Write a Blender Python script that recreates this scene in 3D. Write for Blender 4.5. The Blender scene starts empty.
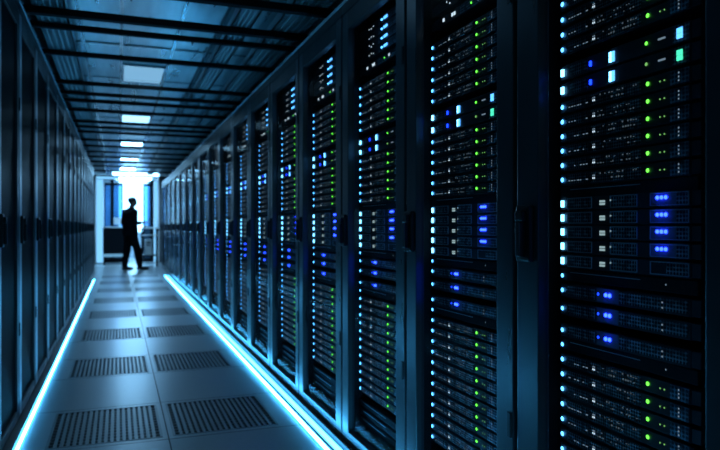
import bpy, bmesh, math, random
from mathutils import Vector, Matrix
random.seed(7)
S = bpy.context.scene
COL = S.collection
R = math.radians

# ------------------------------------------------------------------ camera
F = 650.0
YAW = math.atan(241.5 / F)
CAM_Z = 1.05
cam_d = bpy.data.cameras.new('camera')
cam = bpy.data.objects.new('camera', cam_d); COL.objects.link(cam)
cam.location = (0, 0, CAM_Z)
cam.rotation_euler = (R(90), 0, -YAW)
cam_d.sensor_width = 36.0
cam_d.lens = 36.0 * F / 720.0
cam_d.shift_y = 1.0 / 720.0
cam_d.clip_start = 0.02
cam_d.dof.use_dof = True
cam_d.dof.focus_distance = 1.75
cam_d.dof.aperture_fstop = 4.2
S.camera = cam
S.view_settings.view_transform = 'Standard'
S.view_settings.look = 'None'
S.view_settings.gamma = 1
S.view_settings.exposure = 0.0
S.view_settings.use_curve_mapping = False

# ------------------------------------------------------------------ materials
def mat(name, col, rough=0.5, metal=0.0, spec=0.5):
    m = bpy.data.materials.new(name); m.use_nodes = True
    b = m.node_tree.nodes['Principled BSDF']
    b.inputs['Base Color'].default_value = (*col, 1)
    b.inputs['Roughness'].default_value = rough
    b.inputs['Metallic'].default_value = metal
    b.inputs['Specular IOR Level'].default_value = spec
    return m

def wear(m, scale=6.0, amount=0.25, rough_amount=0.1, stretch=(1, 1, 1)):
    """breaks a flat colour and its gloss up with soft noise"""
    nt = m.node_tree; b = nt.nodes['Principled BSDF']
    tc = nt.nodes.new('ShaderNodeTexCoord'); mp = nt.nodes.new('ShaderNodeMapping')
    mp.inputs['Scale'].default_value = stretch
    nz = nt.nodes.new('ShaderNodeTexNoise'); nz.inputs['Scale'].default_value = scale
    nz.inputs['Detail'].default_value = 5
    nt.links.new(tc.outputs['Object'], mp.inputs['Vector']); nt.links.new(mp.outputs['Vector'], nz.inputs['Vector'])
    col = b.inputs['Base Color'].default_value[:]
    mx = nt.nodes.new('ShaderNodeMix'); mx.data_type = 'RGBA'
    mx.inputs[6].default_value = tuple(c * (1 - amount) for c in col[:3]) + (1,)
    mx.inputs[7].default_value = tuple(min(1, c * (1 + amount)) for c in col[:3]) + (1,)
    nt.links.new(nz.outputs['Fac'], mx.inputs['Factor']); nt.links.new(mx.outputs[2], b.inputs['Base Color'])
    mr = nt.nodes.new('ShaderNodeMapRange')
    r0 = b.inputs['Roughness'].default_value
    mr.inputs['To Min'].default_value = max(0.02, r0 - rough_amount); mr.inputs['To Max'].default_value = min(1, r0 + rough_amount)
    nt.links.new(nz.outputs['Fac'], mr.inputs['Value']); nt.links.new(mr.outputs['Result'], b.inputs['Roughness'])
    return m

def emit(name, col, strength, sample=True):
    m = bpy.data.materials.new(name); m.use_nodes = True
    nt = m.node_tree; nt.nodes.clear()
    e = nt.nodes.new('ShaderNodeEmission'); o = nt.nodes.new('ShaderNodeOutputMaterial')
    e.inputs['Color'].default_value = (*col, 1); e.inputs['Strength'].default_value = strength
    nt.links.new(e.outputs[0], o.inputs['Surface'])
    m.cycles.emission_sampling = 'AUTO' if sample else 'NONE'
    return m

def glass(name, tint, rough=0.04, refl=1.0, power=1.0):
    m = bpy.data.materials.new(name); m.use_nodes = True
    nt = m.node_tree; nt.nodes.clear()
    o = nt.nodes.new('ShaderNodeOutputMaterial'); mx = nt.nodes.new('ShaderNodeMixShader')
    t = nt.nodes.new('ShaderNodeBsdfTransparent'); g = nt.nodes.new('ShaderNodeBsdfGlossy')
    f = nt.nodes.new('ShaderNodeFresnel'); f.inputs['IOR'].default_value = 1.4
    mu = nt.nodes.new('ShaderNodeMath'); mu.operation = 'MULTIPLY'; mu.inputs[1].default_value = refl
    t.inputs['Color'].default_value = (*tint, 1); g.inputs['Roughness'].default_value = rough
    pw = nt.nodes.new('ShaderNodeMath'); pw.operation = 'POWER'; pw.inputs[1].default_value = power
    nt.links.new(f.outputs[0], pw.inputs[0]); nt.links.new(pw.outputs[0], mu.inputs[0]); ge = nt.nodes.new('ShaderNodeNewGeometry'); fr = nt.nodes.new('ShaderNodeMath'); fr.operation = 'SUBTRACT'; fr.inputs[0].default_value = 1
    nt.links.new(ge.outputs['Backfacing'], fr.inputs[1])              # only the outer face of the pane mirrors
    m2 = nt.nodes.new('ShaderNodeMath'); m2.operation = 'MULTIPLY'
    nt.links.new(mu.outputs[0], m2.inputs[0]); nt.links.new(fr.outputs[0], m2.inputs[1]); nt.links.new(m2.outputs[0], mx.inputs[0])
    nt.links.new(t.outputs[0], mx.inputs[1]); nt.links.new(g.outputs[0], mx.inputs[2])
    nt.links.new(mx.outputs[0], o.inputs['Surface'])
    return m

def perforated(name, dark, light, scale, thresh=0.5, rough=0.5):
    """punched sheet: pale metal between rows of dark holes, with scattered printed marks"""
    m = mat(name, light, rough, 0.3); nt = m.node_tree; b = nt.nodes['Principled BSDF']
    tc = nt.nodes.new('ShaderNodeTexCoord')
    vo = nt.nodes.new('ShaderNodeTexVoronoi'); vo.inputs['Scale'].default_value = scale; vo.inputs['Randomness'].default_value = 0.0
    nz = nt.nodes.new('ShaderNodeTexNoise'); nz.inputs['Scale'].default_value = 55; nz.inputs['Detail'].default_value = 2
    nt.links.new(tc.outputs['Object'], vo.inputs['Vector']); nt.links.new(tc.outputs['Object'], nz.inputs['Vector'])
    ra = nt.nodes.new('ShaderNodeValToRGB')
    ra.color_ramp.elements[0].position = thresh - 0.08; ra.color_ramp.elements[0].color = (*dark, 1)
    ra.color_ramp.elements[1].position = thresh + 0.08; ra.color_ramp.elements[1].color = (*light, 1)
    nt.links.new(vo.outputs['Distance'], ra.inputs['Fac'])
    mx = nt.nodes.new('ShaderNodeMix'); mx.data_type = 'RGBA'; mx.blend_type = 'MULTIPLY'; mx.inputs['Factor'].default_value = 0.9
    r2 = nt.nodes.new('ShaderNodeValToRGB'); r2.color_ramp.elements[0].position = 0.4; r2.color_ramp.elements[1].position = 0.62
    r2.color_ramp.elements[0].color = (0.12, 0.12, 0.12, 1)
    nt.links.new(nz.outputs['Fac'], r2.inputs['Fac'])
    nt.links.new(ra.outputs['Color'], mx.inputs[6]); nt.links.new(r2.outputs['Color'], mx.inputs[7])
    nt.links.new(mx.outputs[2], b.inputs['Base Color'])
    return m

M = {}
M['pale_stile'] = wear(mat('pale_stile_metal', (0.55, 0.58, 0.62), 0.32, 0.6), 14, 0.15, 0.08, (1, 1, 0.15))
M['pad'] = mat('halo_pad_pale', (0.26, 0.28, 0.30), 0.7)
M['rack'] = wear(mat('rack_paint', (0.045, 0.05, 0.056), 0.38, 0.2), 9, 0.2, 0.08)
M['stile'] = wear(mat('door_stile_metal', (0.11, 0.125, 0.14), 0.30, 0.65), 14, 0.15, 0.08, (1, 1, 0.15))
M['inside'] = mat('rack_inside_black', (0.010, 0.011, 0.013), 0.75)
M['handle'] = wear(mat('handle_black', (0.012, 0.012, 0.014), 0.35), 20, 0.2, 0.1)
M['handle_edge'] = mat('handle_edge', (0.09, 0.1, 0.11), 0.3, 0.6)
M['glass'] = glass('door_glass', (0.82, 0.85, 0.88), 0.12, 0.4, 2.0)
M['darkglass'] = wear(mat('smoked_glass', (0.006, 0.008, 0.010), 0.34, 0.0, 0.003), 4, 0.2, 0.05)
M['chassis'] = wear(mat('server_black', (0.055, 0.062, 0.070), 0.45, 0.2), 25, 0.3, 0.1)
M['vent'] = perforated('server_vent', (0.015, 0.018, 0.02), (0.85, 0.90, 0.92), 130)
M['ports'] = perforated('port_face', (0.05, 0.08, 0.11), (0.52, 0.70, 0.82), 110, 0.45)
M['drive'] = perforated('drive_face', (0.02, 0.03, 0.04), (0.68, 0.78, 0.84), 120, 0.42)
M['trimline'] = mat('bay_rim', (0.75, 0.85, 0.92), 0.5, 0.2)
M['post'] = mat('rack_post', (0.03, 0.033, 0.038), 0.45, 0.5)
M['led_cyan'] = emit('led_cyan', (0.08, 0.42, 1.0), 7.5)
M['led_cyan_big'] = emit('led_cyan_big', (0.16, 0.58, 1.0), 7.5)
M['led_green'] = emit('led_green', (0.14, 1.0, 0.06), 3.4)
M['led_green_dim'] = emit('led_green_dim', (0.35, 0.9, 0.22), 0.8, False)
M['led_blue'] = emit('led_blue', (0.006, 0.035, 1.0), 6.0)
M['led_blue_core'] = emit('led_blue_core', (0.011, 0.032, 1.0), 20.0)
M['led_blue_dim'] = emit('led_blue_glow', (0.004, 0.02, 1.0), 0.55)
M['mark_glow'] = emit('mark_glow', (0.45, 0.62, 0.72), 0.16, False)
M['led_white'] = emit('led_white', (0.72, 0.88, 0.95), 1.3, False)
M['led_white_dim'] = emit('led_white_dim', (0.50, 0.70, 0.85), 0.4, False)
M['display_cyan'] = emit('display_cyan', (0.10, 0.42, 1.0), 3.0)
M['display_green'] = emit('display_green', (0.08, 0.9, 0.5), 1.7)
M['display_warm'] = emit('display_warm', (0.62, 0.86, 0.86), 0.62, False)
M['strip'] = emit('strip_light', (0.06, 0.46, 0.96), 9.0)
M['strip_soft'] = emit('strip_light_soft', (0.06, 0.46, 0.96), 32.0)
M['channel'] = mat('strip_channel', (0.03, 0.034, 0.04), 0.5, 0.2)

def floor_material():
    m = mat('floor_panels', (0.34, 0.37, 0.40), 0.30, 0.3, 1.0); nt = m.node_tree; b = nt.nodes['Principled BSDF']
    tc = nt.nodes.new('ShaderNodeTexCoord')
    nz = nt.nodes.new('ShaderNodeTexNoise'); nz.inputs['Scale'].default_value = 220; nz.inputs['Detail'].default_value = 3
    nl = nt.nodes.new('ShaderNodeTexNoise'); nl.inputs['Scale'].default_value = 40; nl.inputs['Detail'].default_value = 4
    for n in (nz, nl): nt.links.new(tc.outputs['Object'], n.inputs['Vector'])
    mx = nt.nodes.new('ShaderNodeMix'); mx.data_type = 'RGBA'
    mx.inputs[6].default_value = (0.27, 0.295, 0.32, 1); mx.inputs[7].default_value = (0.41, 0.44, 0.47, 1)
    ad = nt.nodes.new('ShaderNodeMath'); ad.operation = 'MULTIPLY_ADD'; ad.inputs[1].default_value = 0.5
    hf = nt.nodes.new('ShaderNodeMath'); hf.operation = 'MULTIPLY'; hf.inputs[1].default_value = 0.5
    nt.links.new(nl.outputs['Fac'], hf.inputs[0]); nt.links.new(nz.outputs['Fac'], ad.inputs[0]); nt.links.new(hf.outputs[0], ad.inputs[2])
    nt.links.new(ad.outputs[0], mx.inputs['Factor']); nt.links.new(mx.outputs[2], b.inputs['Base Color'])
    b.inputs['Roughness'].default_value = 0.28
    return m
M['floor'] = floor_material()
M['seam'] = mat('floor_seam', (0.015, 0.018, 0.02), 0.6)
M['void'] = mat('floor_void', (0.008, 0.009, 0.01), 0.9)
M['grille'] = wear(mat('grille_steel', (0.24, 0.26, 0.28), 0.35, 0.3), 30, 0.2, 0.08)
M['ceiling'] = wear(mat('ceiling_panel', (0.60, 0.65, 0.70), 0.30, 0.8), 2.0, 0.5, 0.10, (5, .7, 1))
M['ceiling_bar'] = wear(mat('crossbar_black', (0.005, 0.006, 0.007), 0.7, 0.0, 0.12), 15, 0.2, 0.1)
M['tgrid'] = mat('ceiling_rail', (0.55, 0.58, 0.6), 0.22, 0.9)
M['tray'] = mat('tray_wire', (0.55, 0.58, 0.6), 0.4, 0.6)
M['cable'] = wear(mat('cable_sheath', (0.02, 0.045, 0.06), 0.45), 40, 0.5, 0.1)
M['cable_pale'] = wear(mat('cable_pale', (0.30, 0.36, 0.38), 0.45), 40, 0.4, 0.1)
M['wall'] = wear(mat('wall_paint', (0.10, 0.11, 0.12), 0.6), 3, 0.15, 0.05)
M['white'] = wear(mat('white_paint', (0.75, 0.78, 0.8), 0.4), 5, 0.06, 0.05)
M['whitewall'] = wear(mat('end_wall_paint', (0.42, 0.50, 0.56), 0.6), 2, 0.1, 0.05)
M['darkframe'] = mat('dark_frame', (0.005, 0.008, 0.012), 0.6, 0, 0.08)
M['bluepanel'] = wear(mat('blue_panel', (0.035, 0.075, 0.12), 0.25), 3, 0.2, 0.05)
M['endglass'] = glass('partition_glass', (0.30, 0.48, 0.66), 0.06, 1.0)
M['daylight'] = emit('end_window_light', (0.26, 0.62, 1.0), 7.0)
M['lamp'] = emit('end_lamp_light', (0.26, 0.62, 1.0), 30.0)
M['trim_glow'] = emit('desk_trim_glow', (0.22, 0.60, 1.0), 0.6)
for q_, st_ in zip('abcdef', (1.0, 0.7, 2.5, 12.0, 20.0, 24.0)): M['aisle_lamp_' + q_] = emit('aisle_lamp_diffuser_' + q_, (0.28, 0.64, 1.0), st_)
AISLE_W = 1.6
M['threshold_lamp'] = emit('threshold_lamp_diffuser', (0.26, 0.62, 1.0), 9.0)
M['jamb_glow'] = emit('white_jamb_glow', (0.20, 0.56, 0.95), 1.25)

# ------------------------------------------------------------------ mesh helpers
class MB:
    def __init__(s): s.v = []; s.f = []; s.m = []; s.mats = []
    def mi(s, m):
        if m not in s.mats: s.mats.append(m)
        return s.mats.index(m)
    def box(s, a, b, m, bev=0.0):
        x0, y0, z0 = (min(a[i], b[i]) for i in range(3)); x1, y1, z1 = (max(a[i], b[i]) for i in range(3))
        k = s.mi(m)
        bev = min(bev, (x1 - x0) * .45, (y1 - y0) * .45, (z1 - z0) * .45)
        if bev <= 0:
            n = len(s.v)
            s.v += [(x0, y0, z0), (x1, y0, z0), (x1, y1, z0), (x0, y1, z0), (x0, y0, z1), (x1, y0, z1), (x1, y1, z1), (x0, y1, z1)]
            for q in ((0, 3, 2, 1), (4, 5, 6, 7), (0, 1, 5, 4), (1, 2, 6, 5), (2, 3, 7, 6), (3, 0, 4, 7)):
                s.f.append(tuple(n + i for i in q)); s.m.append(k)
            return s
        bm = bmesh.new(); bmesh.ops.create_cube(bm, size=1)
        for v in bm.verts:
            v.co = Vector(((x0 + x1) / 2 + v.co.x * (x1 - x0), (y0 + y1) / 2 + v.co.y * (y1 - y0), (z0 + z1) / 2 + v.co.z * (z1 - z0)))
        bmesh.ops.bevel(bm, geom=bm.edges[:], offset=bev, segments=2, profile=0.6, affect='EDGES')
        s.bm(bm, m); return s
    def bm(s, bm, m):
        k = s.mi(m); n = len(s.v); bm.verts.index_update()
        s.v += [tuple(v.co) for v in bm.verts]
        for f in bm.faces: s.f.append(tuple(n + v.index for v in f.verts)); s.m.append(k)
        bm.free()
    def dome(s, c, r, m, flat=0.5, seg=8):
        """a little lens bulging towards -x"""
        k = s.mi(m); n = len(s.v); rings = 3
        for j in range(rings):
            a = j / rings * math.pi / 2
            for i in range(seg):
                t = 2 * math.pi * i / seg
                s.v.append((c[0] - r * flat * math.sin(a), c[1] + r * math.cos(a) * math.cos(t), c[2] + r * math.cos(a) * math.sin(t)))
        s.v.append((c[0] - r * flat, c[1], c[2]))
        for j in range(rings - 1):
            for i in range(seg):
                i2 = (i + 1) % seg
                s.f.append((n + j * seg + i, n + (j + 1) * seg + i, n + (j + 1) * seg + i2, n + j * seg + i2)); s.m.append(k)
        for i in range(seg):
            s.f.append((n + (rings - 1) * seg + i, n + rings * seg, n + (rings - 1) * seg + (i + 1) % seg)); s.m.append(k)
        s.f.append(tuple(n + i for i in range(seg))); s.m.append(k)
        return s
    def tube(s, pts, r, m, seg=8, cap=True):
        k = s.mi(m); n = len(s.v); P = [Vector(p) for p in pts]
        for i, p in enumerate(P):
            t = (P[min(i + 1, len(P) - 1)] - P[max(i - 1, 0)]).normalized()
            u = t.cross(Vector((0, 0, 1)) if abs(t.z) < .9 else Vector((1, 0, 0))).normalized(); w = t.cross(u)
            rr = r[i] if isinstance(r, (list, tuple)) else r
            for j in range(seg):
                a = 2 * math.pi * j / seg
                s.v.append(tuple(p + rr * (math.cos(a) * u + math.sin(a) * w)))
        for i in range(len(P) - 1):
            for j in range(seg):
                j2 = (j + 1) % seg
                s.f.append((n + i * seg + j, n + i * seg + j2, n + (i + 1) * seg + j2, n + (i + 1) * seg + j)); s.m.append(k)
        if cap:
            s.f.append(tuple(n + j for j in range(seg))[::-1]); s.m.append(k)
            e = n + (len(P) - 1) * seg; s.f.append(tuple(e + j for j in range(seg))); s.m.append(k)
        return s
    def add(s, o, off=(0, 0, 0), sy=1.0):
        n = len(s.v); s.v += [(x + off[0], y * sy + off[1], z + off[2]) for x, y, z in o.v]
        ks = [s.mi(m) for m in o.mats]
        s.f += [tuple(n + i for i in q) for q in o.f]; s.m += [ks[i] for i in o.m]
        return s
    def mesh(s, name, smooth=False):
        me = bpy.data.meshes.new(name); me.from_pydata(s.v, [], s.f)
        for m in s.mats: me.materials.append(M[m])
        me.polygons.foreach_set('material_index', s.m)
        if smooth: me.polygons.foreach_set('use_smooth', [True] * len(s.f))
        me.update(); return me
    def build(s, name, parent=None, smooth=False, loc=None):
        o = bpy.data.objects.new(name, s.mesh(name, smooth)); COL.objects.link(o)
        if parent is not None: o.parent = parent
        if loc is not None: o.location = loc
        return o

def tag(o, label=None, cat=None, group=None, kind=None):
    if label: o['label'] = label
    if cat: o['category'] = cat
    if group: o['group'] = group
    if kind: o['kind'] = kind
    return o
def empty(name, loc, label, cat, group=None):
    o = bpy.data.objects.new(name, None); COL.objects.link(o); o.location = loc; o.empty_display_size = .1
    return tag(o, label, cat, group)
def struct(name, mb, label=None):
    o = mb.build(name); o['kind'] = 'structure'
    if label: o['label'] = label
    return o
ORD = 'first second third fourth fifth sixth seventh eighth ninth tenth eleventh twelfth thirteenth fourteenth fifteenth sixteenth seventeenth eighteenth'.split()

# ------------------------------------------------------------------ layout numbers
XR, XL = 1.017, -0.497            # faces of the two cabinet rows
YR = [0.80, 1.520, 2.244, 2.994, 3.799, 4.590, 5.389, 6.253, 7.111, 8.028, 8.972, 9.904, 10.94, 12.06, 13.17, 14.34, 15.62, 17.01]
YL = [3.237, 3.903, 4.643, 5.402, 6.195, 6.983, 7.80, 8.55, 9.36, 10.18, 11.0, 11.85, 12.7, 13.55, 14.4, 15.3]
HR, HL = 2.12, 2.25
DEPTH = 0.95
FACE = 0.080                      # how far the servers sit behind the door face
ZC = 2.44
Y_NEAR, Y_END = -1.2, 26.0
Y_PART = 19.6

# ------------------------------------------------------------------ setting: floor with openings for the grilles
GX = [(-0.325, 0.208), (0.257, 0.795)]
GY = [(3.375 + 1.535 * k, 3.995 + 1.535 * k) for k in range(-1, 8)]
fl = MB()
xs = [-1.7, GX[0][0], GX[0][1], GX[1][0], GX[1][1], 2.3]
ys = [Y_NEAR] + [y for g in GY for y in g] + [Y_END]
for i in range(len(xs) - 1):
    for j in range(len(ys) - 1):
        if i in (1, 3) and j % 2 == 1: continue
        fl.box((xs[i], ys[j], -0.035), (xs[i + 1], ys[j + 1], 0), 'floor')
fl.box((-1.7, Y_NEAR, -0.42), (2.3, Y_END, -0.40), 'void')
struct('floor', fl)
sm = MB()                           # the dark joints between the floor panels
sm.box((0.2305, Y_NEAR, -0.001), (0.2365, Y_PART - .06, 0.0008), 'seam')
for k in range(-1, 9):
    for y in (3.375 + 1.535 * k - 0.045, 3.995 + 1.535 * k + 0.045):
        sm.box((-0.43, y - .0015, -0.001), (0.90, y + .0015, 0.0006), 'seam')
struct('trim_1', sm, 'dark joints between the floor panels')

def make_grille(w, l):
    fr = MB(); b = 0.012
    fr.box((-w/2, -l/2, -.03), (w/2, -l/2 + b, .002), 'grille'); fr.box((-w/2, l/2 - b, -.03), (w/2, l/2, .002), 'grille')
    fr.box((-w/2, -l/2 + b, -.03), (-w/2 + b, l/2 - b, .002), 'grille'); fr.box((w/2 - b, -l/2 + b, -.03), (w/2, l/2 - b, .002), 'grille')
    sl = MB(); n = 18; p = (w - 2*b) / n
    for i in range(1, n):
        x = -w/2 + b + i * p
        sl.box((x - p*.27, -l/2 + b, -.02), (x + p*.27, l/2 - b, .001), 'grille')
    for j in range(1, 12):
        y = -l/2 + b + j * (l - 2*b) / 12
        sl.box((-w/2 + b, y - .006, -.022), (w/2 - b, y + .006, -.002), 'grille')
    return fr, sl
for s_, (x0, x1) in enumerate(GX):
    fr, sl = make_grille(x1 - x0, 0.62); fm, smh = fr.mesh('frame'), sl.mesh('slats')
    for k, (y0, y1) in enumerate(GY[1:]):
        side = ('left of the centre joint', 'right of the centre joint')[s_]
        g = empty('floor_grille', ((x0 + x1)/2, (y0 + y1)/2, 0),
                  'slotted steel floor grille %s, %s from the camera' % (side, ORD[k]), 'floor grille', 'slotted air grilles in the floor')
        for nm, me in (('frame', fm), ('slats', smh)):
            o = bpy.data.objects.new(nm, me); COL.objects.link(o); o.parent = g
# the pair just under the camera's lower frame edge is covered by plain panels
pl = MB()
for x0, x1 in GX: pl.box((x0, GY[0][0], -.035), (x1, GY[0][1], 0), 'floor')
struct('floor_panel', pl)

# walls, ceiling
w = MB(); w.box((-1.7, Y_NEAR, -.4), (-1.6, Y_END, 3.0), 'wall'); struct('wall_left', w)
w = MB(); w.box((2.2, Y_NEAR, -.4), (2.3, Y_END, 3.0), 'wall'); struct('wall_right', w)
ce = MB()
ce.box((-1.6, Y_NEAR, ZC), (2.2, Y_PART, ZC + .05), 'ceiling')
struct('ceiling', ce)
ce = MB(); ce.box((-1.6, Y_PART + .1, 2.62), (2.2, Y_END, 2.67), 'white'); struct('ceiling_end', ce)
tr = MB()
for x in (-0.245, 0.02, 0.40, 0.66):
    tr.box((x - .011, Y_NEAR, ZC - .012), (x + .011, Y_PART, ZC), 'tgrid')
for k in range(15):
    y = 2.9 + 1.2 * k
    if y < Y_PART: tr.box((-1.6, y - .011, ZC - .010), (2.2, y + .011, ZC), 'tgrid')
struct('trim_2', tr, 'metal rails between the ceiling panels')

# crossbars
BAR_D = [3.37, 3.87, 4.16, 4.79, 5.75, 6.20, 6.55, 7.08, 7.85, 8.26, 8.70, 9.5, 10.2, 11.0, 11.8, 12.7, 13.6, 14.8, 16.2]
for k, d in enumerate(BAR_D):
    y = d / math.cos(YAW)
    b = MB(); b.box((-1.6, y, 2.280 if k > 1 else 2.270), (2.2, y + (.042 if k > 1 else .055), 2.312), 'ceiling_bar', .004)
    o = b.build('ceiling_crossbar', loc=None)
    tag(o, 'black square steel bar across the aisle under the ceiling, %s from the camera' % (ORD + ['nineteenth'])[k], 'ceiling bar', 'black bars across the ceiling')

AISLE_LAMP_Y = [3.55, 6.25, 8.90, 11.5, 14.1, 16.7]
for k, y in enumerate(AISLE_LAMP_Y):
    t = empty('ceiling_light', (0.21, y, ZC), 'flat rectangular light panel set in the aisle ceiling, %s from the camera' % ORD[k], 'ceiling light', 'light panels of the aisle ceiling')
    f = MB()
    f.box((-.185, -.345, -.016), (.185, -.325, 0), 'tgrid'); f.box((-.185, .325, -.016), (.185, .345, 0), 'tgrid')
    f.box((-.185, -.325, -.016), (-.165, .325, 0), 'tgrid'); f.box((.165, -.325, -.016), (.185, .325, 0), 'tgrid'); f.build('frame', t)
    d = MB(); d.box((-.165, -.325, -.010), (.165, .325, -.002), 'aisle_lamp_%s' % 'abcdef'[k]); d.build('diffuser', t)
    ld = bpy.data.lights.new('lamp', 'AREA'); ld.shape = 'RECTANGLE'; ld.size = .30; ld.size_y = .62; ld.spread = R(95)
    ld.color = (0.40, 0.78, 1.0); ld.energy = AISLE_W
    lo = bpy.data.objects.new('lamp', ld); COL.objects.link(lo); lo.parent = t; lo.location = (0, 0, -.014)
# cable trays resting on the crossbars
def wire_tray(name, x0, x1, label, cell, ncab, pale, y0=2.6, y1=17.0):
    t = empty(name, ((x0 + x1)/2, y0, 2.312), label, 'cable tray', 'cable trays over the crossbars')
    wv = MB(); hw = (x1 - x0)/2; L = y1 - y0; r = .004
    n = max(2, round((x1 - x0)/cell))
    for i in range(n + 1):
        x = -hw + 2*hw*i/n; wv.box((x - r, 0, 0), (x + r, L, 2*r), 'tray')
    for j in range(int(L/cell) + 1):
        wv.box((-hw, j*cell - r, 2*r), (hw, j*cell + r, 4*r), 'tray')
    wv.build('mesh_bottom', t)
    for s_ in (-1, 1):
        sd = MB(); sd.box((s_*hw - .004, 0, 0), (s_*hw + .004, L, .055), 'tray'); sd.build('side_rail', t)
    for c in range(ncab):
        x = -hw*.8 + 1.6*hw*(c + .5)/ncab
        pts = [(x + random.uniform(-.012, .012), L*q/24, .024 + random.uniform(0, .006)) for q in range(25)]
        cb = MB(); cb.tube(pts, .0085, 'cable_pale' if c in pale else 'cable', 6)
        o = cb.build('data_cable', smooth=True, loc=((x0 + x1)/2, y0, 2.312))
        tag(o, '%s cable lying in the %s, %s across' % ('pale' if c in pale else 'dark', label.split(' over')[0], ORD[c]), 'cable', 'cables in the overhead trays')
    return t
wire_tray('cable_tray', -0.47, -0.29, 'narrow wire basket tray over the left cabinets', .036, 3, (1,))
wire_tray('cable_tray', 0.67, 0.79, 'slim wire basket tray over the aisle edge', .03, 2, (0,))
wire_tray('cable_tray', 0.93, 1.15, 'wide wire basket tray over the right cabinets', .042, 2, (1,))
tk = empty('cable_trunking', (1.205, 2.6, 2.312), 'pale closed cable trunking beside the wide wire basket tray', 'cable trunking')
d = MB(); d.box((-.04, 0, 0), (.04, 14.4, .05), 'white', .003); d.build('duct', tk)
d = MB(); d.box((-.043, 0, .05), (.043, 14.4, .056), 'white'); d.build('cover', tk)

# LED strips along the floor
def light_strip(name, x0, x1, y0, y1, bands, label):
    t = empty(name, ((x0 + x1)/2, y0, 0), label, 'light strip', 'light strips along the floor')
    cx = (x0 + x1)/2
    c = MB(); c.box((x0 - cx, 0, 0), (x1 - cx, y1 - y0, .003), 'channel')
    lx = x1 if x1 > 0 else x0                                        # raised lip, added to keep the strip's light off the cabinets
    c.box((lx - cx, 0, .003), (lx - cx - math.copysign(.004, lx), y1 - y0, .032 if x1 > 0 else .034), 'channel'); c.build('channel', t)
    for a, b, m in bands:
        d = MB(); n = 6; L = y1 - y0; k = d.mi(m); base = len(d.v)
        for j in range(n + 1):                                       # low rounded diffuser
            an = math.pi * j / n
            for yy in (0.0, L): d.v.append(((a + b)/2 - cx - (b - a)/2*math.cos(an), yy, .003 + .014*math.sin(an)))
        for j in range(n): d.f.append((2*j, 2*j + 1, 2*j + 3, 2*j + 2)); d.m.append(k)
        d.f.append(tuple(2*j for j in range(n + 1))); d.m.append(k); d.f.append(tuple(2*j + 1 for j in reversed(range(n + 1)))); d.m.append(k)
        d.f.append((1, 0, 2*n, 2*n + 1)); d.m.append(k)
        d.build('diffuser', t, smooth=False)
light_strip('light_strip', 0.900, 0.988, 0.8, 14.2, [(0.904, 0.922, 'strip_soft'), (0.950, 0.977, 'strip')], 'broad twin glowing blue-white strip in front of the right-hand cabinets')
light_strip('light_strip', -0.458, -0.436, 3.0, 13.6, [(-0.453, -0.437, 'strip_soft')], 'thin single glowing blue-white strip in front of the plain dark cabinets')

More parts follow.
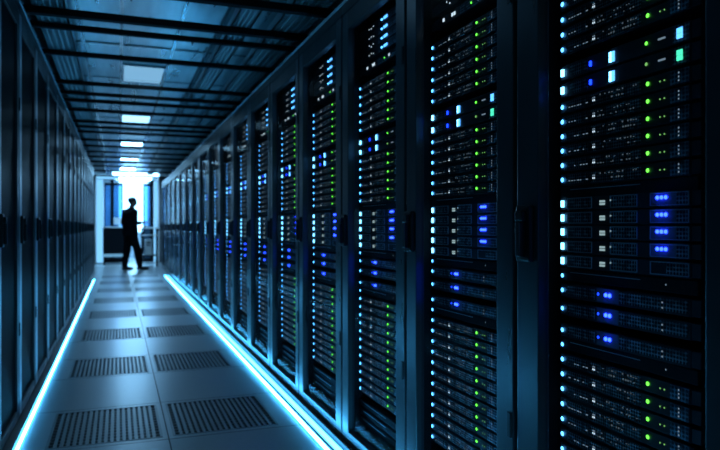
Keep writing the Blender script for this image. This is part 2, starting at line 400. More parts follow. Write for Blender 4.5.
# ------------------------------------------------------------------ cabinets
def cabinet(y0, y1, X, H, side, label, op_top, stile, solid):
    """side +1: front faces -x at X; side -1: front faces +x. The thing's origin is its front lower corner at the near end."""
    W = y1 - y0; g = 0.010
    t = empty('server_cabinet', (X, y0, 0), label, 'server cabinet', 'open-view cabinets of the lit row' if side > 0 else 'dark cabinets of the closed row')
    def bx(mb, x0, x1, ya, yb, z0, z1, m, bev=0): mb.box((side*x0, ya, z0), (side*x1, yb, z1), m, bev)
    c = MB(); D = DEPTH
    bx(c, .05, D, g*.5, g*.5 + .02, .02, H, 'inside'); bx(c, .05, D, W - g*.5 - .02, W - g*.5, .02, H, 'inside')
    bx(c, D - .02, D, .02, W - .02, .02, H, 'inside')
    bx(c, .05, D, .02, W - .02, H - .03, H, 'rack'); bx(c, .05, D, .02, W - .02, .02, .05, 'rack')
    c.build('carcass', t)
    p = MB(); bx(p, .012, D, g*.5, W - g*.5, 0, .022, 'rack', .003); p.build('plinth', t)
    h = MB(); bx(h, .0, .05, g*.5, W - g*.5, op_top + .085, H, 'rack', .003); h.build('header', t)
    e = MB(); bx(e, -.004, .03, g*.5, W - g*.5, H, H + .012, 'trimline'); e.build('top_edge', t)
    # door: a frame of two stiles and two rails around the pane
    d = MB(); zb, zt = .026, op_top + .082; ob = .077
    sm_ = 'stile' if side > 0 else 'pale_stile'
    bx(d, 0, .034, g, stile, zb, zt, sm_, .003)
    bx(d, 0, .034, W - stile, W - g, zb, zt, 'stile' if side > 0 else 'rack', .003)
    bx(d, 0, .034, stile, W - stile, zb, ob, 'stile', .003); bx(d, 0, .034, stile, W - stile, op_top, zt, 'rack', .003)
    dr = d.build('door', t)
    gl = MB()
    if solid: bx(gl, .010, .020, stile - .004, W - stile + .004, ob - .004, op_top + .004, 'darkglass')
    else: bx(gl, .020, .024, stile - .004, W - stile + .004, ob - .004, op_top + .004, 'glass')
    go = gl.build('door_glass', dr)
    hy = W - stile*.55 if side > 0 else stile*.5
    # handle: a recessed plate with a swing lever
    hb = MB(); hw = .032 if side > 0 else .026
    bx(hb, -.016, .0, hy - hw, hy + hw, .955, 1.105, 'handle', .006)
    ho = hb.build('handle', dr)
    lv = MB(); bx(lv, -.030, -.015, hy - hw*.35, hy + hw*.45, .968, 1.062, 'handle', .004)
    bx(lv, -.028, -.014, hy - hw*.5, hy + hw*.6, 1.062, 1.090, 'handle', .004); bx(lv, -.0315, -.029, hy - hw*.30, hy - hw*.22, .972, 1.058, 'handle_edge')
    lv.build('handle_lever', dr)
    for zz in (.5, 1.7):
        hi = MB(); yh = stile*.25 if side > 0 else W - stile*.25
        bx(hi, -.006, .0, yh - .009, yh + .009, zz - .035, zz + .035, 'rack', .003); hi.build('hinge', dr)
    if not solid:
        for yp in (W - .018, .05):
            ps = MB(); bx(ps, FACE + .012, FACE + .04, yp - .008, yp + .008, .05, H - .03, 'post'); ps.build('mounting_post', t)
    return t
for k in range(len(YR) - 1):
    lab = 'glass-fronted server cabinet, %s from the camera in the lit row' % ORD[k]
    cabinet(YR[k], YR[k + 1], XR, HR, 1, lab, 1.985, .105 if k == 0 else .092 if k < 4 else .075, False)
for k in range(len(YL) - 1):
    lab = 'closed dark server cabinet, %s from the camera in the unlit row' % ORD[k]
    cabinet(YL[k], YL[k + 1], XL, HL, -1, lab, 2.11, .085, True)

# ------------------------------------------------------------------ servers: each recipe gives [(part name, MB)], y = 0 at the status light
def rect_led(y, z, w_, h_, m): return MB().box((-.004, y - w_/2, z - h_/2), (.001, y + w_/2, z + h_/2), m, .0012)
def dot(y, z, r, m, flat=.25): return MB().dome((-.0022, y, z), r, m, flat)
def base(h, y1=-.408, ear=True):
    c = MB().box((0, -.014, 0), (.42, y1, h), 'chassis', .0015)
    e = MB().box((.001, .011, .002), (.008, -.0145, h - .002), 'chassis', .001)
    e2 = MB().box((.001, y1 - .0005, .002), (.008, y1 - .024, h - .002), 'chassis', .001)
    return [('chassis', c), ('mounting_ear', e), ('mounting_ear', e2)]
def server_green(v):
    h = .0335; p = base(h); rnd = random.Random(v)
    p.append(('status_light', dot(0, h*.5, .0062, 'led_cyan')))
    g = MB().box((-.0015, -.105, .004), (.001, -.272, h - .004), 'vent'); p.append(('vent_panel', g))
    q = MB()
    for i in range(7):
        y = -.024 - .011*i
        if rnd.random() < .75: q.box((-.001, y, h*.35), (.0005, y - rnd.uniform(.003, .008), h*.35 + .0022), 'led_white_dim')
    p.append(('port_row', q.box((-.0005, -.02, .005), (.001, -.098, h - .005), 'drive')))
    p.append(('unit_display', MB().box((-.0025, -.116, h*.36), (.0005, -.1185, h*.48), 'led_white').box((-.0025, -.1215, h*.36), (.0005, -.1238, h*.48), 'led_white').box((-.0025, -.1165, h*.56), (.0005, -.1185, h*.66), 'led_white_dim').box((-.0025, -.1215, h*.56), (.0005, -.1238, h*.66), 'led_white_dim')))
    q = MB()  # text-like marks on the vent, given a faint glow
    for row in (.30, .66):
        y = -.134
        while y > -.264:
            w_ = rnd.uniform(.0015, .005)
            if rnd.random() < .55: q.box((-.0025, y, h*row), (.0005, y - w_, h*row + rnd.choice((.0018, .0028, .004))), 'mark_glow')
            y -= w_ + rnd.uniform(.002, .008)
    p.append(('glowing_marks', q))
    p.append(('activity_light', dot(-.294, h*.55, .0048, 'led_green')))
    for y in (-.329, -.341): p.append(('link_light', dot(y, h*.5, .0019, 'led_green_dim')))
    p.append(('port_panel', MB().box((-.002, -.356, .002), (.001, -.404, h - .002), 'ports')))
    for i in range(3): p.append(('port_light', dot(-.379, h*(.26 + .24*i), .0021, 'led_white_dim')))
    return p
def server_bright(v):
    h = .040; p = base(h)
    p.append(('status_light', rect_led(0, h*.5, .0110, .019, 'led_cyan_big')))
    p.append(('blue_light', rect_led(-.108, h*.5, .006, .013, 'led_blue')))
    p.append(('drive_bay', MB().box((-.001, -.03, .006), (.001, -.095, h - .006), 'drive')))
    d = MB()
    for i in range(2):
        for j in range(2): d.box((-.003, -.174 - .009*i, .007 + .0125*j), (.0005, -.1815 - .009*i, .0185 + .0125*j), 'display_cyan' if i else 'led_cyan_big')
    p.append(('display', d))
    p.append(('activity_light', dot(-.290, h*.55, .0042, 'led_green' if v == 0 else 'led_green_dim')))
    p.append(('link_light', MB().box((-.001, -.322, h*.5), (.0005, -.342, h*.5 + .004), 'led_white_dim')))
    e = MB()
    for i in range(2):
        for j in range(2): e.box((-.003, -.374 - .008*i, .009 + .0115*j), (.0005, -.3805 - .008*i, .0195 + .0115*j), 'display_cyan' if v == 0 else 'display_green')
    p.append(('port_display', e))
    p.append(('port_panel', MB().box((-.001, -.362, .002), (.0005, -.404, h - .002), 'ports')))
    return p
def storage_bay(v):
    h = .0345; p = base(h)
    p.append(('status_light', rect_led(0, h*.5, .0095, .018, 'led_cyan_big')))
    rim = MB()
    for a, b in ((-.020, -.112), (-.176, -.262), (-.300, -.404)):
        rim.box((-.002, a, .003), (.0005, b, .0048), 'trimline'); rim.box((-.002, a, h - .0048), (.0005, b, h - .003), 'trimline')
        rim.box((-.002, a, .003), (.0005, a - .0018, h - .003), 'trimline'); rim.box((-.002, b + .0018, .003), (.0005, b, h - .003), 'trimline')
    p.append(('bay_rim', rim))
    for a, b in ((-.023, -.109), (-.179, -.259), (-.345, -.401)): p.append(('drive_tray', MB().box((-.001, a, .006), (.0008, b, h - .006), 'drive')))
    d = MB()
    for i in range(3):
        for j in range(2): d.box((-.0025, -.141 - .0060*i, .010 + .0065*j), (.0005, -.1455 - .0060*i, .015 + .0065*j), 'display_warm')
    p.append(('display', d))
    p.append(('tray_light', dot(-.178, h*.6, .0022, 'display_warm')))
    if v < 4:
        for i in range(3): p.append(('blue_light', dot(-.322 - .0115*i, h*.6, .0044, 'led_blue_core', .9)))
        p.append(('halo_pad', MB().box((-.0012, -.300, h*.10), (.0006, -.372, h*.96), 'pad')))  # pale pad added around the blue lights to catch a halo
    return p
def storage_blue(v):
    h = .038; p = base(h)
    p.append(('status_light', dot(0, h*.5, .0058, 'led_cyan')))
    p.append(('drive_tray', MB().box((-.001, -.022, .006), (.0008, -.122, h - .006), 'drive')))
    p.append(('drive_tray', MB().box((-.001, -.205, .006), (.0008, -.400, h - .006), 'drive')))
    p.append(('blue_light', dot(-.163, h*.56, .0050, 'led_blue_core', .9))); p.append(('blue_light', dot(-.176, h*.56, .0050, 'led_blue_core', .9)))
    p.append(('blue_light', dot(-.136, h*.56, .0035, 'led_blue')))
    p.append(('halo_pad', MB().box((-.0012, -.130, h*.08), (.0006, -.204, h*.96), 'pad')))  # added pad, spreads the blue light into a halo
    for i in range(2): p.append(('port_light', dot(-.335, h*(.3 + .3*i), .0022, 'led_white_dim')))
    return p
def switch_top(v):
    h = .036; p = base(h); rnd = random.Random(v + 50)
    p.append(('port_panel', MB().box((-.001, -.20, .003), (.0008, -.395, h - .003), 'ports')))
    q = MB()
    for i in range(3): q.dome((.0005, -.10 - .022*i, h*.5 + rnd.uniform(-.006, .006)), .0035, 'led_white')
    p.append(('link_lights', q))
    p.append(('blue_light', rect_led(-.272, h*.5, .034, .011, 'display_cyan')))
    p.append(('status_light', rect_led(-.235, h*.5, .010, .007, 'led_cyan')))
    return p
def switch_white(v):
    h = .034; p = base(h)
    d = MB()
    for y in (-.075, -.135, -.150, -.300): d.box((-.002, y, h*.35), (.0005, y - .010, h*.68), 'led_white')
    p.append(('unit_display', d))
    p.append(('port_panel', MB().box((-.001, -.19, .004), (.0008, -.40, h - .004), 'ports')))
    p.append(('activity_light', dot(-.262, h*.5, .0035, 'led_green')))
    return p
def blank(v):
    h = .030
    c = MB().box((0, .011, 0), (.03, -.425, h), 'inside', .0015)
    p = [] if v == 0 else [('status_light', dot(0, h*.4, .0055, 'led_cyan')), ('port_light', dot(-.345, h*.55, .002, 'led_white_dim'))]
    return p + [('panel', c), ('label_strip', MB().box((-.001, -.03, h*.70), (.0005, -.27, h*.76), 'trimline'))]
KIND = {'G': ('rack_server', 'server', server_green), 'B': ('rack_server', 'server', server_bright), 'C': ('storage_server', 'storage server', storage_bay),
        'D': ('storage_server', 'storage server', storage_blue), 'T': ('network_switch', 'network switch', switch_top), 'W': ('network_switch', 'network switch', switch_white),
        'E': ('blanking_panel', 'blanking panel', blank)}
HGT = {'G': .0335, 'B': .040, 'C': .0345, 'D': .038, 'T': .036, 'W': .034, 'E': .030}
ROWS = [('T', z) for z in (1.966, 1.925, 1.884, 1.843)] + [('W', 1.790)] + \
       [('G', z) for z in (1.712, 1.673, 1.633, 1.592, 1.5525, 1.513)] + [('B', 1.452), ('B', 1.406)] + \
       [('G', z) for z in (1.362, 1.3235, 1.285, 1.247, 1.209, 1.171)] + [('E', 1.137)] + \
       [('C', z) for z in (1.108, 1.071, 1.0345, .997, .959)] + [('E', .923)] + [('D', z) for z in (.882, .834, .777)] + [('E', .742)] + \
       [('G', z) for z in (.700, .661, .622, .5825, .543, .5035, .464, .425, .386, .346, .306, .267)] + [('E', z) for z in (.20, .16, .12)]
IN_VIEW_TOP = {0: 1.70, 1: 1.95}
PHR = {'T': ('blue-lit switch down near the cabinet top', 'switches with blue lights'),
       'W': ('switch with white lit dashes', 'switches with white lit dashes'),
       'Gu': ('green-lit server down in the upper block', 'green-lit servers'), 'Gm': ('green-lit server down in the middle block', 'green-lit servers'),
       'Gl': ('green-lit server down in the bottom block', 'green-lit servers'),
       'B': ('bright-display server down', 'bright-display servers'), 'C': ('framed-bay storage unit down', 'framed-bay storage units'),
       'El': ('dark filler panel with one blue-white light', 'dark filler panels with a light'),
       'D': ('blue-lit storage unit down', 'blue-lit storage units'), 'E': ('plain dark filler panel down', 'plain dark filler panels')}
LED_OFF = [.102, .071, .05, .055, .045] + [.05]*12
SCL = [1.0, 1.08, 1.165, 1.23] + [(YR[k + 1] - YR[k]) / .66 for k in range(4, 17)]
N_DETAIL, N_SINGLE = 3, 11
cache = {}; merged = {}
def recipe(kd, v):
    key = (kd, v)
    if key not in cache: cache[key] = [(n, mb, mb.mesh(n)) for n, mb in KIND[kd][2](v)]
    return cache[key]
def merged_mb(kd, v):
    key = (kd, v)
    if key not in merged:
        a = MB()
        for n, mb, me in recipe(kd, v): a.add(mb)
        merged[key] = (a, a.mesh(KIND[kd][0]))
    return merged[key]
far = {}
for k in range(17):
    count = {}
    Y0 = YR[k + 1] - LED_OFF[k]; X0 = XR + FACE
    for i, (kd, z) in enumerate(ROWS):
        sub = ('El' if .7 < z < 1 else 'E') if kd == 'E' else kd if kd != 'G' else ('Gu' if z > 1.46 else 'Gm' if z > .9 else 'Gl')
        if z > IN_VIEW_TOP.get(k, 9): continue
        n = count.get(sub, 0); count[sub] = n + 1
        v = {'G': i % 5, 'B': n, 'C': n, 'D': 0, 'T': n, 'W': 0, 'E': 1 if .7 < z < 1 else 0}[kd]
        loc = (X0, Y0, z - HGT[kd]/2)
        if k >= N_SINGLE:
            if kd == 'E': continue
            far.setdefault(KIND[kd][0], MB()).add(merged_mb(kd, v)[0], loc, SCL[k]); continue
        lab = '%s %s, %s lit cabinet from the camera' % (ORD[n], PHR[sub][0], ORD[k])
        name, cat, _ = KIND[kd]
        if kd == 'W': lab = lab[len('first '):]
        grp = PHR[sub][1]
        if k < N_DETAIL:
            t = empty(name, loc, lab, cat, grp); t.scale = (1, SCL[k], 1)
            for pn, mb, me in recipe(kd, v):
                o = bpy.data.objects.new(pn, me); COL.objects.link(o); o.parent = t
        else:
            o = bpy.data.objects.new(name, merged_mb(kd, v)[1]); COL.objects.link(o); o.location = loc; o.scale = (1, SCL[k], 1)
            tag(o, lab, cat, grp)
for nm, mb in far.items():
    o = mb.build(nm)
    tag(o, {'rack_server': 'mass of small green and blue lit servers at the distant end of the lit row', 'storage_server': 'mass of storage units at the distant end of the lit row',
            'network_switch': 'mass of switches high in the distant end of the lit row', 'blanking_panel': 'mass of filler panels at the distant end of the lit row'}[nm],
        {'rack_server': 'server', 'storage_server': 'storage server', 'network_switch': 'network switch', 'blanking_panel': 'blanking panel'}[nm], None, 'stuff')

# ------------------------------------------------------------------ the bright room at the end of the aisle
wb = MB()
wb.box((-1.6, Y_PART, 0), (-0.60, Y_PART + .1, 2.7), 'wall'); wb.box((1.07, Y_PART, 0), (2.2, Y_PART + .1, 2.7), 'wall')
wb.box((-0.60, Y_PART, 2.52), (1.07, Y_PART + .1, 2.7), 'wall')
struct('wall_back', wb)
fr = MB()
fr.box((-0.62, Y_PART - .03, 0), (-0.585, Y_PART + .13, 2.54), 'white', .008); fr.box((1.065, Y_PART - .03, 0), (1.10, Y_PART + .13, 2.54), 'white', .008)
fr.box((-0.62, Y_PART - .03, 2.505), (1.10, Y_PART + .13, 2.54), 'white', .008); fr.box((-0.585, Y_PART - .03, 0), (1.065, Y_PART + .13, .018), 'white', .004)
struct('door_1', fr, 'white door frame at the end of the aisle')
def glow_jamb(x0, x1, z0, z1, lab):  # white door frame pieces with a glow put into their faces
    t = empty('glowing_jamb', ((x0 + x1)/2, Y_PART + .05, z0), lab, 'glowing jamb', 'glowing frame pieces around the end doorway')
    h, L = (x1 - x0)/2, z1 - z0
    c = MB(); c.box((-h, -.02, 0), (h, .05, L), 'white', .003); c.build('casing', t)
    d = MB(); d.box((-h + .008, -.045, .008), (h - .008, -.02, L - .008), 'jamb_glow', .004); d.build('diffuser', t)
glow_jamb(-0.585, -0.40, 0.018, 2.36, 'tall white jamb given its own glow beside the glass screen with the dark post')
glow_jamb(0.955, 1.065, 0.018, 2.36, 'slender white jamb given its own glow beside the equipment cart')
glow_jamb(-0.585, 0.02, 2.37, 2.505, 'short white header given its own glow over the doorway')
wf = MB(); YF = 23.2
wf.box((-1.6, YF, 0), (2.2, YF + .1, 2.62), 'whitewall'); struct('wall_far', wf)
# tall lit window in the far wall
wn = MB(); a, b, z0, z1 = 0.02, 0.92, 0.85, 2.55
wn.box((a - .05, YF - .05, z0 - .05), (b + .05, YF - .001, z0), 'white'); wn.box((a - .05, YF - .05, z1), (b + .05, YF - .001, z1 + .05), 'white')
wn.box((a - .05, YF - .05, z0), (a, YF - .001, z1), 'white'); wn.box((b, YF - .05, z0), (b + .05, YF - .001, z1), 'white')
wo = struct('window_1', wn, 'tall bright window in the far wall behind the person')
pn = MB(); pn.box((a, YF - .03, z0), (b, YF - .02, z1), 'daylight'); pn.build('pane', wo)
def lamp(x0, x1, y0, y1, lab):
    t = empty('ceiling_light', ((x0 + x1)/2, (y0 + y1)/2, 2.62), lab, 'ceiling light', 'ceiling lights of the end room')
    hx, hy = (x1 - x0)/2, (y1 - y0)/2
    f = MB()
    f.box((-hx - .02, -hy - .02, -.05), (-hx, hy + .02, 0), 'white'); f.box((hx, -hy - .02, -.05), (hx + .02, hy + .02, 0), 'white')
    f.box((-hx, -hy - .02, -.05), (hx, -hy, 0), 'white'); f.box((-hx, hy, -.05), (hx, hy + .02, 0), 'white'); f.build('frame', t)
    d = MB(); d.box((-hx, -hy, -.045), (hx, hy, -.03), 'lamp'); d.build('diffuser', t)
lamp(-0.1, 1.0, 20.1, 21.2, 'long bright ceiling panel just beyond the end doorway')
lamp(-0.1, 1.0, 21.7, 22.8, 'long bright ceiling panel close to the bright window')

t = empty('ceiling_light', (0.45, 18.3, ZC), 'wide bright light panel in the ceiling above the threshold at the aisle end', 'ceiling light', 'light panels of the aisle ceiling')
f = MB()
for q in ((-.62, -.72, .62, -.70), (-.62, .70, .62, .72), (-.62, -.70, -.60, .70), (.60, -.70, .62, .70)): f.box((q[0], q[1], -.02), (q[2], q[3], 0), 'white')
f.build('frame', t)
d = MB(); d.box((-.60, -.70, -.014), (.60, .70, -.004), 'threshold_lamp'); d.build('diffuser', t)
# glazed screens left and right of the doorway
def screen(x0, x1, y, post_x, lab, low):
    t = empty('glass_screen', ((x0 + x1)/2, y, 0), lab, 'glass screen', 'glass screens in the end doorway')
    cx = (x0 + x1)/2
    f = MB()
    f.box((x0 - cx, -.02, 2.2), (x1 - cx, .02, 2.27), 'darkframe', .003); f.box((x0 - cx, -.02, 0.02), (x1 - cx, .02, .12), 'darkframe', .003)
    f.box((x0 - cx, -.02, .12), (x0 - cx + .03, .02, 2.2), 'darkframe'); f.box((x1 - cx - .03, -.02, .12), (x1 - cx, .02, 2.2), 'darkframe'); f.build('frame', t)
    p = MB(); p.box((post_x - .045 - cx, -.045, .018), (post_x + .045 - cx, .045, 2.355), 'darkframe', .004); p.build('post', t)
    g = MB(); g.box((x0 - cx + .03, -.006, low), (x1 - cx - .03, .006, 2.2), 'endglass'); g.build('upper_pane', t)
    l = MB(); l.box((x0 - cx + .03, -.012, .12), (x1 - cx - .03, .012, low), 'bluepanel'); l.build('lower_panel', t)
    r = MB(); r.box((x0 - cx, -.026, .20), (x1 - cx, -.02, .26), 'white'); r.build('kick_rail', t)
screen(-0.38, 0.12, Y_PART + .05, -0.17, 'blue glass screen with dark lower panel behind the person', 1.0)
screen(0.66, 0.94, Y_PART + .05, 0.90, 'narrow blue glass screen above the equipment cart', 1.0)

th = MB(); th.box((-.59, 18.1, 0), (1.0, 18.6, .004), 'white'); struct('trim_3', th, 'pale threshold plate across the aisle end')
# desk with a white screen behind the left panel, seen over it
dk = empty('desk', (-0.05, 18.95, 0), 'low white-topped cabinet desk left of the person in the doorway', 'desk')
d = MB(); d.box((-.36, -.28, 1.0), (.22, .28, 1.03), 'white', .004); d.build('desk_top', dk)
d = MB(); d.box((-.34, -.26, .30), (.20, .26, 1.0), 'darkframe', .004); d.build('body', dk)
d = MB(); d.box((-.35, -.265, .22), (.21, .265, .30), 'trim_glow', .004); d.build('glowing_trim', dk)  # pale trim under the desk body, its brightness put in as glow
for sx in (-.31, .17):
    for sy in (-.22, .22):
        d = MB(); d.box((sx - .02, sy - .02, 0), (sx + .02, sy + .02, .22), 'darkframe'); d.build('leg', dk)
mo = empty('desk_monitor', (0.02, 18.95, 1.03), 'small pale monitor standing on the desk in the end doorway', 'monitor')
d = MB(); d.box((-.08, -.06, 0), (.08, .06, .012), 'white', .003); d.build('base', mo)
d = MB(); d.box((-.015, -.01, .012), (.015, .01, .07), 'white'); d.build('stem', mo)
d = MB(); d.box((-.14, -.015, .06), (.14, .015, .25), 'white', .006); d.build('screen', mo)

# equipment cart to the right
CX, CY = 0.755, 17.75
ct = empty('equipment_cart', (CX, CY, 0), 'dark wheeled equipment cart beside the person at the aisle end', 'cart')
for z, n in ((.98, 'top_shelf'), (.80, 'middle_shelf'), (.28, 'bottom_shelf')):
    d = MB(); d.box((-.20, -.26, z), (.20, .26, z + .025), 'white' if z > .7 else 'darkframe', .004); d.build(n, ct)
for sx in (-.185, .185):
    for sy in (-.245, .245):
        d = MB(); d.box((sx - .015, sy - .015, .07), (sx + .015, sy + .015, .98), 'darkframe'); lg = d.build('leg', ct)
        d = MB(); d.tube([(sx - .012, sy, .035), (sx + .012, sy, .035)], .035, 'handle', 14); d.build('caster', lg)
d = MB(); d.tube([(.20, -.2, .93), (.27, -.2, .96), (.27, .2, .96), (.20, .2, .93)], .012, 'darkframe', 8); d.build('push_bar', ct)
bx = empty('computer_case', (CX - .03, CY - .05, .305), 'white computer case on the bottom shelf of the cart', 'computer case')
d = MB(); d.box((-.08, -.2, 0), (.08, .2, .40), 'white', .006); d.build('case', bx)
d = MB(); d.box((-.05, -.204, .30), (.05, -.199, .34), 'darkframe').box((-.05, -.204, .24), (.05, -.199, .27), 'darkframe'); d.build('drive_slot', bx)
dv = empty('tool_box', (CX - .11, CY - .1, 1.005), 'small pale tool box on the cart top near the person', 'tool box')
d = MB(); d.box((-.06, -.1, 0), (.06, .1, .07), 'white', .006); d.build('box', dv)
d = MB(); d.tube([(0, -.05, .07), (0, -.05, .10), (0, .05, .10), (0, .05, .07)], .007, 'handle', 8); d.build('handle', dv)
lp = empty('laptop', (CX + .08, CY - .05, 1.005), 'open pale laptop on the cart top beside the tool box', 'laptop')
d = MB(); d.box((-.09, -.13, 0), (.09, .13, .016), 'white', .004); d.build('keyboard_base', lp)
d = MB(); d.box((.085, -.13, .016), (.095, .13, .20), 'white', .003); d.build('lid', lp)

# ------------------------------------------------------------------ person
PX, PY = 0.27, 16.35
M['skin'] = mat('skin', (0.34, 0.20, 0.14), 0.5); M['hair'] = wear(mat('hair', (0.012, 0.010, 0.009), 0.5), 60, 0.3, 0.1)
M['jacket'] = wear(mat('jacket_cloth', (0.008, 0.010, 0.014), 0.9, 0, 0.05), 30, 0.3, 0.05); M['trousers'] = wear(mat('trouser_cloth', (0.006, 0.008, 0.011), 0.9, 0, 0.05), 30, 0.3, 0.05)
M['shoe'] = mat('shoe_leather', (0.01, 0.01, 0.012), 0.35)
person = empty('person', (PX, PY, 0), 'standing person in dark jacket and trousers at the aisle end, holding a tablet', 'person')
def remeshed(name, mb, m, voxel, parent):
    o = mb.build(name); md = o.modifiers.new('r', 'REMESH'); md.mode = 'VOXEL'; md.voxel_size = voxel
    sm_ = o.modifiers.new('s', 'SMOOTH'); sm_.factor = .5; sm_.iterations = 2
    dg = bpy.context.evaluated_depsgraph_get(); nm = bpy.data.meshes.new_from_object(o.evaluated_get(dg))
    o.modifiers.clear(); o.data = nm; nm.name = name
    nm.materials.clear(); nm.materials.append(M[m]); nm.polygons.foreach_set('use_smooth', [True]*len(nm.polygons))
    o.parent = parent; return o
def ball(mb, c, r, m, seg=12, cut=None):
    bm = bmesh.new(); bmesh.ops.create_uvsphere(bm, u_segments=seg*2, v_segments=seg, radius=1)
    for v in bm.verts: v.co = Vector((c[0] + v.co.x*r[0], c[1] + v.co.y*r[1], c[2] + v.co.z*r[2]))
    if cut: bmesh.ops.delete(bm, geom=[v for v in bm.verts if cut(v.co)], context='VERTS')
    mb.bm(bm, m)
def limb(mb, pts, m):
    """tapering round limb through (x, y, z, r) joints"""
    P = []
    for a_, b_ in zip(pts, pts[1:]):
        for q in range(4): P.append(tuple(a_[i] + (b_[i] - a_[i])*q/4 for i in range(4)))
    P.append(pts[-1]); mb.tube([p[:3] for p in P], [p[3] for p in P], m, 12)
    for p in pts: ball(mb, p[:3], (p[3],)*3, m, 8)
def loft(mb, rings, m, seg=20):
    """rings of (cx, cy, cz, rx, ry)"""
    k = mb.mi(m); n = len(mb.v)
    for cx, cy, cz, rx, ry in rings:
        for j in range(seg):
            t = 2*math.pi*j/seg; c_, s_ = math.cos(t), math.sin(t)
            mb.v.append((cx + rx*math.copysign(abs(c_)**.8, c_), cy + ry*math.copysign(abs(s_)**.8, s_), cz))
    for i in range(len(rings) - 1):
        for j in range(seg):
            j2 = (j + 1) % seg
            mb.f.append((n + i*seg + j, n + i*seg + j2, n + (i + 1)*seg + j2, n + (i + 1)*seg + j)); mb.m.append(k)
    mb.f.append(tuple(n + j for j in reversed(range(seg)))); mb.m.append(k)
    e = n + (len(rings) - 1)*seg; mb.f.append(tuple(e + j for j in range(seg))); mb.m.append(k)
hipA, kneeA, ankA = (-.01, .085, .90), (-.02, .10, .49), (-.075, .105, .09)
hipB, kneeB, ankB = (-.01, -.085, .90), (.10, -.10, .50), (.16, -.11, .09)
shA, elA, wrA = (-.015, .195, 1.385), (-.035, .245, 1.11), (.19, .135, 1.13)
shB, elB, wrB = (-.015, -.195, 1.385), (-.035, -.245, 1.11), (.19, -.135, 1.13)
def hand(mb, wr, sgn):
    x, y, z = wr
    px_, py_, pz_ = x + .06, y - sgn*.01, z - .004
    limb(mb, [(x, y, z, .026), (px_ - .01, py_, pz_, .030)], 'skin'); ball(mb, (px_, py_, pz_), (.044, .040, .016), 'skin', 8)
    for dy, ln in ((.028, .068), (.010, .078), (-.009, .073), (-.027, .058)):
        r0 = (px_ + .034, py_ + dy, pz_)
        limb(mb, [(*r0, .0105), (r0[0] + ln*.45, r0[1], r0[2] - .004, .0095), (r0[0] + ln*.78, r0[1], r0[2] + .004, .0085), (r0[0] + ln, r0[1], r0[2] + .016, .0075)], 'skin')
    limb(mb, [(x + .03, y - sgn*.03, z + .008, .014), (x + .062, y - sgn*.055, z + .026, .011), (x + .098, y - sgn*.052, z + .030, .009)], 'skin')
bd = MB()
loft(bd, [(-.01, 0, .84, .11, .15), (-.01, 0, .95, .115, .16), (-.01, 0, 1.08, .10, .145), (-.012, 0, 1.22, .115, .16), (-.015, 0, 1.34, .115, .175), (-.005, 0, 1.42, .085, .13), (.005, 0, 1.45, .055, .07)], 'skin')
limb(bd, [(.0, 0, 1.42, .062), (.03, 0, 1.50, .056), (.045, 0, 1.56, .055)], 'skin')
ball(bd, (.045, 0, 1.645), (.098, .076, .092), 'skin', 14); ball(bd, (.075, 0, 1.575), (.062, .056, .058), 'skin', 12); ball(bd, (.118, 0, 1.545), (.022, .026, .020), 'skin', 8)
limb(bd, [(.133, 0, 1.632, .010), (.152, 0, 1.596, .014)], 'skin')
for sy in (1, -1): ball(bd, (.045, sy*.078, 1.615), (.020, .010, .032), 'skin', 8)
ball(bd, (.128, 0, 1.564), (.014, .026, .006), 'skin', 8)
for hp, kn, an, sg in ((hipA, kneeA, ankA, 1), (hipB, kneeB, ankB, -1)):
    limb(bd, [(*hp, .088), (*kn, .058), (kn[0]*.5 + an[0]*.5 - .015, an[1], .31, .055), (*an, .038)], 'skin')
    limb(bd, [(an[0] - .02, an[1], .05, .034), (an[0] + .07, an[1] + sg*.008, .045, .034), (an[0] + .14, an[1] + sg*.016, .034, .026)], 'skin')
for sh, el, wr, sg in ((shA, elA, wrA, 1), (shB, elB, wrB, -1)):
    limb(bd, [(*sh, .056), (*el, .042), (*wr, .027)], 'skin'); hand(bd, wr, sg)
remeshed('body', bd, 'skin', .0065, person)
jk = MB()
loft(jk, [(-.012, 0, .83, .145, .195), (-.012, 0, .95, .142, .192), (-.012, 0, 1.08, .130, .178), (-.014, 0, 1.22, .142, .190), (-.018, 0, 1.34, .140, .200), (-.008, 0, 1.42, .105, .150), (.005, 0, 1.465, .074, .085), (.015, 0, 1.49, .070, .076)], 'jacket')
for sh, el, wr in ((shA, elA, wrA), (shB, elB, wrB)):
    limb(jk, [(sh[0], sh[1]*.98, sh[2] - .005, .078), (el[0], el[1], el[2], .060), (wr[0] - .035, wr[1]*1.06, wr[2] - .003, .044)], 'jacket')
remeshed('jacket', jk, 'jacket', .010, person)
tz = MB()
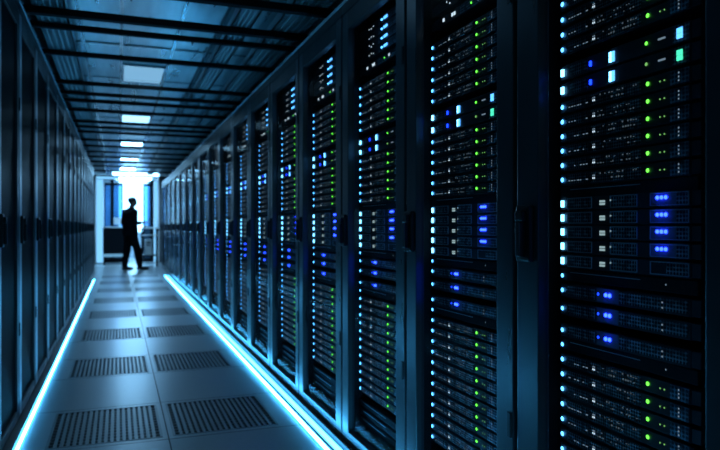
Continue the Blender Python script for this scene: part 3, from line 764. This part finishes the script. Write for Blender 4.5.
loft(tz, [(-.01, 0, .80, .10, .15), (-.01, 0, .88, .132, .178), (-.01, 0, .97, .126, .172)], 'trousers')
for hp, kn, an in ((hipA, kneeA, ankA), (hipB, kneeB, ankB)):
    limb(tz, [(hp[0], hp[1], .86, .106), (*kn, .080), (kn[0]*.5 + an[0]*.5 - .01, an[1], .30, .072), (an[0] - .005, an[1], .125, .064)], 'trousers')
remeshed('trousers', tz, 'trousers', .010, person)
for (ax, ay, az), sg in ((ankA, 1), (ankB, -1)):
    sh_ = MB(); limb(sh_, [(ax - .03, ay, .048, .046), (ax + .08, ay + sg*.008, .044, .044), (ax + .17, ay + sg*.016, .036, .034)], 'shoe')
    ball(sh_, (ax + .07, ay + sg*.008, .014), (.145, .048, .013), 'shoe', 10); remeshed('shoe', sh_, 'shoe', .008, person)
for sy in (-1, 1):
    e = MB(); ball(e, (.128, sy*.030, 1.628), (.010, .012, .009), 'white', 6); e.build('eye', person, True)
hr = MB(); ball(hr, (.036, 0, 1.660), (.098, .082, .086), 'hair', 14, lambda c: c.z < 1.60 or (c.x > .02 and c.z < 1.60 + (c.x - .02)*.85))
hr.build('hair', person, True)
person.scale = (1.08, 1.08, 1.0)
person.rotation_euler = (0, 0, R(28))
# tablet held in both hands
_tp = Matrix.Rotation(R(28), 3, 'Z') @ Vector((.372, 0, 1.146))
tb = empty('tablet', (PX + _tp.x, PY + _tp.y, _tp.z), 'dark tablet held flat in the hands of the standing person', 'tablet')
tb.rotation_euler = (0, R(-6), R(28))
d = MB(); d.box((-.085, -.125, 0), (.085, .125, .009), 'handle', .003); d.build('case', tb)
d = MB(); d.box((-.075, -.112, .009), (.075, .112, .0105), 'darkglass'); d.build('screen', tb)

# ------------------------------------------------------------------ faint ambient light of the hall behind the camera
wd = bpy.data.worlds.new('world'); S.world = wd; wd.use_nodes = True
bg = wd.node_tree.nodes['Background']
bg.inputs['Color'].default_value = (0.08, 0.50, 0.70, 1); bg.inputs['Strength'].default_value = 0.08
